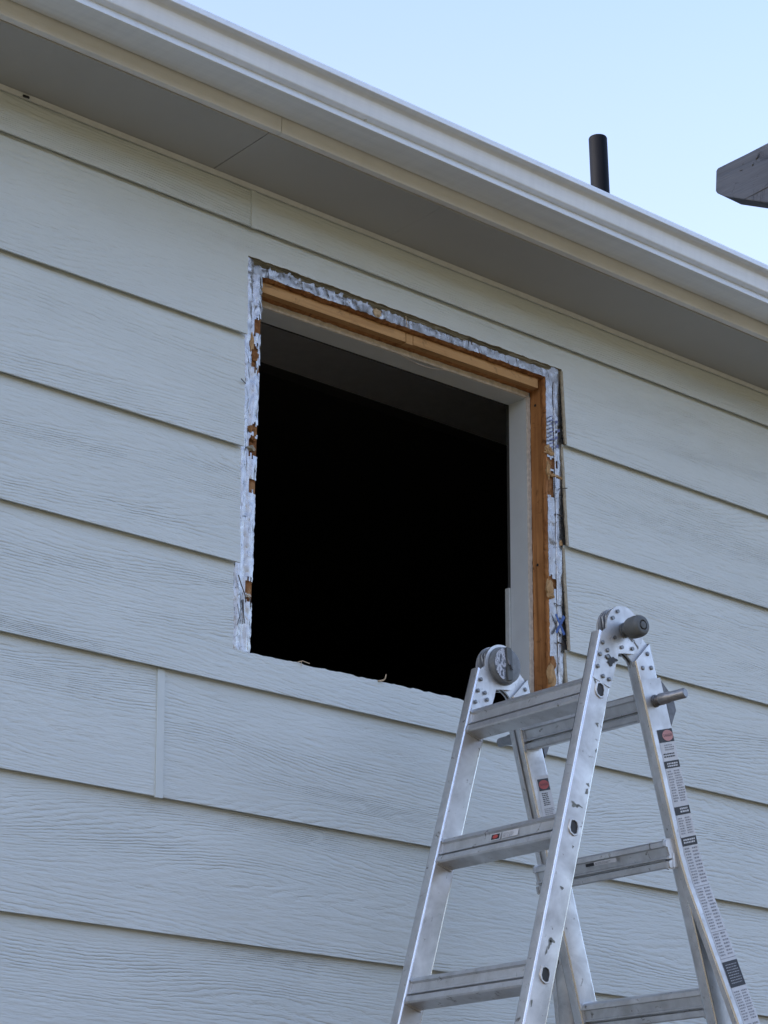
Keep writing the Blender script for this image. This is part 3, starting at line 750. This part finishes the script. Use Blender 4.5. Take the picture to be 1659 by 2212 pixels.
def hinge(near):
    o_out = YN if near else YF+WT_; sg = -1 if near else 1          # sg: outward direction
    o_in = YN+WT_ if near else YF
    hb = None
    # two outer front cheeks and a rear web between them
    for k, (y, d, pts) in enumerate(((o_out-sg*.0012+sg*.0028, -sg*.0048, arm_front()), (o_in+sg*.0020-sg*.0028, sg*.0048, arm_front()))):
        mb = MB(); mb.prism([(x, y, z) for x, z in pts], (0, d, 0)); o = mb.build('hinge_plate', 'aluminium', ladder, smooth=30)
        if (k == 0) == near: hb = o
    for y, d in ((o_out-sg*.0068, -sg*.0040), (o_in+sg*.0068, sg*.0040)):
        mb = MB(); mb.prism([(x, y, z) for x, z in arm_rear()], (0, d, 0)); ra = mb.build('hinge_plate', 'aluminium', ladder, smooth=30)
    mb = MB(); mb.cyl((HC.x, o_out-sg*.012, HC.z), (HC.x, o_in+sg*.012, HC.z), HR-.007, n=32); mb.build('hinge_core', 'dark_steel', ladder, smooth=40)
    # rivets on the visible side
    yv = YN-.0030 if near else YF-.0030; dv = -1
    for w_, s in ((.011, -.026), (.010, -.054), (.030, -.050), (.010, -.082), (.029, -.096), (.047, -.094), (.040, -.062) if not near else (.028, -.036)):
        p = L(w_, s, yv); m2 = MB(); m2.cyl(p, (p.x, p.y+dv*.0022, p.z), .0046, n=12, prof=[(0, .0046), (.6, .0046), (1, .0030)]); m2.build('rivet', 'rivet_steel', hb, smooth=35)
    for w_, s in ((.016, -.022), (.040, -.050), (.014, -.052)):
        y_ = (YN-.0002 if near else YF+.0002-.0004); p = L(w_, s, y_, True); m2 = MB(); m2.cyl(p, (p.x, p.y+dv*.0024, p.z), .0048, n=12, prof=[(0, .0048), (.6, .0048), (1, .003)]); m2.build('rivet', 'rivet_steel', hb, smooth=35)
    for an, rr in ((150, .040), (118, .042), (215, .038), (255, .040), (300, .041), (20, .044)):
        if not near: continue
        p = Vector((HC.x+rr*math.cos(R(an)), yv, HC.z+rr*math.sin(R(an)))); m2 = MB(); m2.cyl(p, (p.x, p.y-.0018, p.z), .0042, n=12); m2.build('rivet', 'rivet_steel', hb, smooth=35)
    return hb
hn = hinge(True); hf = hinge(False)
# release knob on the near hinge
mb = MB(); y = YN-.003
mb.cyl((HC.x, y, HC.z), (HC.x, y-.012, HC.z), .016, n=24, prof=[(0, .016), (.2, .016), (.3, .0125), (1, .0125)])
kn = mb.build('knob_neck', 'rubber_grey', hn, smooth=40)
mb = MB(); a = Vector((HC.x, y-.010, HC.z)); b = Vector((HC.x, y-.052, HC.z))
mb.cyl(a, b, .02, n=32, prof=[(0, 0.0130), (.05, 0.0181), (.14, 0.0212), (.28, 0.0228), (.5, 0.0233), (.74, 0.0229), (.88, 0.0214), (.96, 0.0193), (1, 0.0163), (1, 0.0110), (.92, 0.0104), (.92, 0.0086), (1.02, 0.0074), (1.03, 0.0028)])
mb.build('release_knob', 'rubber_grey', hn, smooth=50, label='grey-green rubber release knob')
# dial on the inside of the far hinge
mb = MB(); a = Vector((HC.x, YF+.001, HC.z+.003))
mb.cyl(a, a+Vector((0, -.0185, 0)), .04, n=40, prof=[(0, .0435), (.12, .0435), (.14, .0405), (.8, .0405), (.95, .0395), (1, .0365), (1, .030)])
dial = mb.build('hinge_dial', 'hub_plastic', hf, smooth=40, label='round grey dial of the far hinge')
yd = YF-.0180
mb = MB(); mb.prism([(a.x+.0385*math.cos(R(t)), yd, a.z+.0385*math.sin(R(t))) for t in range(115, 250, 6)]+[(a.x-.010, yd, a.z-.034), (a.x-.006, yd, a.z), (a.x-.010, yd, a.z+.034)], (0, -.0012, 0)); mb.build('dial_label', 'worn_label', hf)
mb = MB(); mb.prism([(a.x-.008, yd, a.z+.038), (a.x+.006, yd, a.z+.037), (a.x+.010, yd, a.z-.034), (a.x-.004, yd, a.z-.036)], (0, -.006, 0)); mb.build('dial_grip', 'rubber_grey', hf)
mb = MB(); mb.tube([(a.x-.004, yd-.006, a.z+.010), (a.x-.002, yd-.009, a.z-.002), (a.x+.003, yd-.009, a.z-.012), (a.x+.006, yd-.006, a.z-.006)], .0026, 6); mb.build('dial_spring', 'dark_steel', hf, smooth=60)
# near hinge sticker remains
mb = MB(); c = L(.042, -.052, YN-.0032)
pts = []
for i in range(26):
    t = 2*math.pi*i/26; rr = 1+.35*math.sin(3*t+.6)+.22*math.sin(7*t)
    pts.append((c.x+.0135*rr*math.cos(t), c.y, c.z+.0095*rr*math.sin(t)))
mb.prism(pts, (0, -.0005, 0)); mb.build('torn_sticker', 'black_ink', hn)

# smears of old paint and dents on the near front rail
simple('paint_scuff', (.20, .21, .19), .7, var=.35, scale=120)
for w_, s_, a_, b_, sd_ in ((.020, -.388, .009, .006, 1), (.034, -.384, .007, .002, 2), (.046, -.348, .003, .006, 3), (.046, -.332, .004, .003, 4), (.050, -.255, .002, .004, 5), (.030, -.560, .005, .003, 6), (.026, -.675, .004, .010, 7), (.031, -.668, .006, .004, 8), (.022, -.692, .002, .008, 9), (.012, -.112, .003, .007, 10), (.040, -.200, .004, .004, 11), (.010, -.800, .002, .006, 12), (.038, -.470, .002, .003, 13)):
    mb = MB(); pts = []
    for i in range(18):
        t = 2*math.pi*i/18; rr = 1+.55*nz(math.cos(t)*1.3+math.sin(t)*.9, 2.3, sd_*3.7)+.3*math.sin(3*t+sd_)
        pts.append(L(w_+a_*rr*math.cos(t), s_+b_*rr*math.sin(t), YN-.0003))
    mb.add(pts, [tuple(range(18))]); mb.build('paint_scuff', 'paint_scuff', rails[('f', True)], fix=False)
# lock pins through the sleeves at the top rear rung
def lock_pin(near):
    sg = -1 if near else 1; y = YN-.0048 if near else YF+WT_+.0048
    p = L(.030, RS[0]+.005, y, True); par = rails[('ro', near)]
    mb = MB(); mb.cyl(p, p+Vector((.004, sg*.022, .001)), .0125, n=20, prof=[(0, .0135), (.1, .0135), (.15, .0115), (.9, .0115), (1, .010)])
    o = mb.build('lock_pin', 'dark_steel', par, smooth=40)
    mb = MB(); a = p+Vector((.000, sg*.014, .001)); b = a+Vector((.010, sg*.062, .003)); mb.cyl(a, b, .009, n=20, prof=[(0, .0122), (.35, .0122), (.40, .0106), (.95, .0106), (1, .0085)]); mb.build('pin_handle', 'pin_steel', par, smooth=40)
    mb = MB(); e = L(-.0052, 0, 0, True)
    q = [L(-.0052, RS[0]+.045, 0, True), L(-.020, RS[0]+.022, 0, True), L(-.030, RS[0]+.018, 0, True), L(-.030, RS[0]-.020, 0, True), L(-.017, RS[0]-.036, 0, True), L(-.0052, RS[0]-.050, 0, True)]
    y0 = YN-.003 if near else YF+.004; mb.prism([(v.x, y0, v.z) for v in q], (0, .024, 0)); mb.build('lock_spring', 'dark_steel', par)
lock_pin(True); lock_pin(False)

# ------------------------------------------------------------------ labels on the ladder
def text_faces(body, size):
    cu = bpy.data.curves.new('t', 'FONT'); cu.body = body; cu.size = size; cu.align_x = 'CENTER'; cu.align_y = 'CENTER'; cu.resolution_u = 3
    ob = bpy.data.objects.new('t', cu); COL.objects.link(ob); dg = bpy.context.evaluated_depsgraph_get()
    me = bpy.data.meshes.new_from_object(ob.evaluated_get(dg)); vs = [v.co.copy() for v in me.vertices]; fs = [list(p.vertices) for p in me.polygons]
    bpy.data.objects.remove(ob); bpy.data.curves.remove(cu); bpy.data.meshes.remove(me); return vs, fs
class Sticker:
    """flat print laid on a rail face; P(w, s, h): w across, s along (down is negative), h lift"""
    def __init__(s, P): s.P = P; s.mb = MB()
    def rect(s, w0, w1, s0, s1, mi, h):
        if s0 > S_B > s1 and abs(s0-s1) > .012:
            for a, b in ((s0, S_B+.03), (S_B+.03, S_B-.03), (S_B-.03, s1)): s.rect2(w0, w1, a, b, mi, h)
        else: s.rect2(w0, w1, s0, s1, mi, h)
    def rect2(s, w0, w1, s0, s1, mi, h): s.mb.add([s.P(w0, s0, h), s.P(w1, s0, h), s.P(w1, s1, h), s.P(w0, s1, h)], [(0, 1, 2, 3)], mi)
    def oval(s, w_, c, a, b, mi, h, n=24): s.mb.add([s.P(w_+a*math.cos(2*math.pi*i/n), c+b*math.sin(2*math.pi*i/n), h) for i in range(n)], [tuple(range(n))], mi)
    def poly(s, pts, mi, h): s.mb.add([s.P(a, b, h) for a, b in pts], [tuple(range(len(pts)))], mi)
    def text(s, body, w_, c, size, mi, h, sx=1, rot=0):
        vs, fs = text_faces(body, size)
        if rot: s.mb.add([s.P(w_+v.y, c-v.x*sx, h) for v in vs], fs, mi)
        else: s.mb.add([s.P(w_+v.x*sx, c+v.y, h) for v in vs], fs, mi)
    def lines(s, w0, w1, s0, s1, n, mi, h, gap=.5, rag=.25):
        st = (s1-s0)/n
        for i in range(n):
            a = w0; e = w1-(w1-w0)*rag*random.random()
            while a < e:
                b = min(e, a+random.uniform(.0025, .007)); s.rect(a, b, s0+i*st, s0+i*st+st*gap, mi, h); a = b+.0012
SM = ['white_label', 'black_ink', 'red_ink', 'grey_ink', 'pink_ink']
# w runs left to right as seen by the camera
def P_near(w_, s, h):            # near rear sleeve: web face, from its inner (left) edge
    d = max(0, (S_B-s))*.172 if abs(s-S_B) > .03 else max(0, (S_B+.03-s)*.086)
    return L(RW+.0048-w_, s, YN-.0048-d-.0004-h, True)
WW = RW+.0096
k = Sticker(P_near); a0 = .016; a1 = WW-.004
k.rect(a0, a1, -.182, -.79, 0, 0); k.rect(a0, a1, -.79, -1.15, 0, 0)
k.rect(a0, a1, -.182, -.209, 1, .0003); k.oval((a0+a1)/2+.006, -.1955, .0165, .0115, 4, .0006); k.text('DANGER', (a0+a1)/2+.006, -.1955, .0078, 1, .0008, .85)
k.lines(a0+.012, a1-.003, -.214, -.228, 3, 3, .0003); k.lines(a0+.004, a1-.003, -.232, -.243, 2, 1, .0003)
k.rect(a0, a1, -.248, -.263, 1, .0003); k.lines(a0+.008, a1-.003, -.252, -.262, 2, 0, .0006, .6, .1)
k.lines(a0+.004, a0+.020, -.268, -.335, 12, 3, .0003); k.lines(a0+.024, a1-.002, -.268, -.335, 13, 3, .0003)
k.rect(a0, a1, -.343, -.360, 1, .0003); k.lines(a0+.016, a1-.004, -.346, -.358, 2, 0, .0006, .6, .1)
k.lines(a0+.004, a0+.021, -.366, -.402, 7, 3, .0003); k.lines(a0+.025, a1-.002, -.366, -.402, 7, 3, .0003)
k.rect(a0, a1, -.406, -.424, 1, .0003); k.lines(a0+.005, a1-.004, -.410, -.421, 2, 0, .0006, .6, .1)
for s0, s1 in ((-.428, -.505), (-.512, -.60), (-.606, -.655)):
    k.lines(a0+.003, a0+.021, s0, s1, int((s0-s1)/.0058), 3, .0003); k.lines(a0+.026, a1-.002, s0, s1, int((s0-s1)/.0066), 3, .0003)
    k.rect(a0, a1, s1-.002, s1-.0032, 3, .0003)
k.rect(a0, a1, -.664, -.716, 1, .0003); k.lines(a0+.006, a1-.004, -.670, -.712, 8, 3, .0006, .4, .15)
k.lines(a0+.003, a0+.022, -.724, -.785, 11, 3, .0003); k.lines(a0+.026, a1-.002, -.724, -.785, 11, 3, .0003)
k.lines(a0+.003, a0+.022, -.79, -.868, 13, 3, .0003); k.lines(a0+.026, a1-.002, -.79, -.868, 11, 3, .0003)
k.rect(a0, a1, -.872, -.912, 1, .0003); k.text('300lb', a0+.017, -.886, .0155, 0, .0006, .82); k.text('136 kg', a0+.017, -.902, .0110, 0, .0006, .85); k.lines(a0+.034, a1-.002, -.876, -.908, 5, 0, .0006, .6, .3)
k.text('WARNING', a0+.008, -.975, .0115, 1, .0006, 1, rot=1); k.lines(a0+.020, a1-.002, -.918, -1.14, 34, 3, .0003)
k.mb.build('instruction_label', SM, rails[('ro', True)], fix=False, label='long silver instruction label with black bars and a red danger oval')
# danger label with arrow on the inside of the far rear rail
def P_far(w_, s, h): return L(RW-w_, s, YF-.0004-h, True)
k = Sticker(P_far); b0, b1 = .014, .054
k.rect(b0, b1, -0.214, -0.336, 0, 0); k.rect(b0+.004, b1-.002, -0.221, -0.247, 1, .0003); k.oval((b0+b1)/2+.001, -.234, .0155, .0100, 2, .0006); k.text('DANGER', (b0+b1)/2+.001, -.234, .0074, 1, .0008, .85)
k.lines(b0+.009, b1-.009, -0.252, -0.281, 7, 1, .0003, .55, .2); k.lines(b0+.007, b1-.003, -0.286, -0.309, 6, 3, .0003, .5, .2)
c = (b0+b1)/2; k.poly([(c-.006, -.314), (c+.006, -.314), (c+.006, -.323), (c+.013, -.323), (c, -.332), (c-.013, -.323), (c-.006, -.323)], 1, .0003)
k.mb.build('danger_label', SM, rails[('r', False)], fix=False, label='white danger label with a black arrow pointing down')
# small labels on the middle rungs
def P_rung(s0, rear, wf):
    return lambda w_, s, h: L(wf-h, s0+s, YF-w_, rear) if not rear else L(wf+h, s0+s, YF-w_, rear)
k = Sticker(P_rung(RS[1], False, .0096)); k.rect(.150, .180, -.003, .0125, 0, 0); k.rect(.153, .177, -.001, .0105, 1, .0003); k.oval(.165, .0050, .008, .0042, 2, .0006); k.rect(.186, .232, -.002, .0125, 0, 0); k.lines(.188, .222, 0, .010, 4, 3, .0003)
k.mb.build('rung_label', SM, fr_rungs[1], fix=False)
k = Sticker(P_rung(RS[1], True, .0868)); k.rect(.135, .160, .006, .0125, 1, 0); k.rect(.160, .225, .005, .0135, 0, 0); k.lines(.163, .215, .007, .012, 2, 3, .0003, .5, .4)
k.mb.build('rung_label', SM, re_rungs[1], fix=False)

# ------------------------------------------------------------------ pergola rafter end at the right of the frame
perg = thing('pergola', 'dark grey painted timber rafter end poking in at the right edge', 'pergola', (-.475, -3.9, 0))
def rafter():
    x0, x1 = -.474, -.436
    top = [(-1.8016, .2975), (-1.8055, .3000)]+[(-1.83-.03*i-.002*i*i, .3000+.0009*nz(i*.37, 2, 3)) for i in range(35)]
    ye = top[-1][0]
    bot = [(ye, .160), (-2.06, .150), (-2.01, .152), (-1.8931, .2070), (-1.8151, .2492), (-1.8010, .2610), (-1.7988, .2650)]
    mb = MB(); mb.prism([(x0, y, z) for y, z in top+bot], (x1-x0, 0, 0))
    return mb.build('rafter', 'grey_timber', perg)
rf = rafter()
bv = rf.modifiers.new('bevel', 'BEVEL'); bv.width = .0018; bv.segments = 2; bv.limit_method = 'ANGLE'; bv.angle_limit = R(40)
mb = MB(); mb.tube([(-.4741, -1.851, .2300), (-.4741, -1.870, .2304), (-.4741, -1.905, .2315), (-.4741, -1.98, .235)], [.0003, .0007, .0008, .0006], 5); mb.build('crack', 'black_ink', rf)
def chip(pts, r_): m2 = MB(); m2.tube([(-.4741, y, z) for y, z in pts], r_, 6); m2.build('chipped_knot', 'black_ink', rf)
chip([(-1.8835, .2890), (-1.8800, .2850), (-1.8765, .2832)], [.0005, .0017, .0011]); chip([(-1.8715, .2775), (-1.8690, .2765)], [.0014, .0011]); chip([(-1.8515, .2772), (-1.8480, .2775), (-1.8455, .2780)], [.0004, .0009, .0004]); chip([(-1.8530, .2865), (-1.8515, .2855)], [.0007, .0005])
mb = MB(); mb.box(-.50, -.41, -3.99, -3.90, -G, .10); mb.build('post', 'grey_timber', perg)
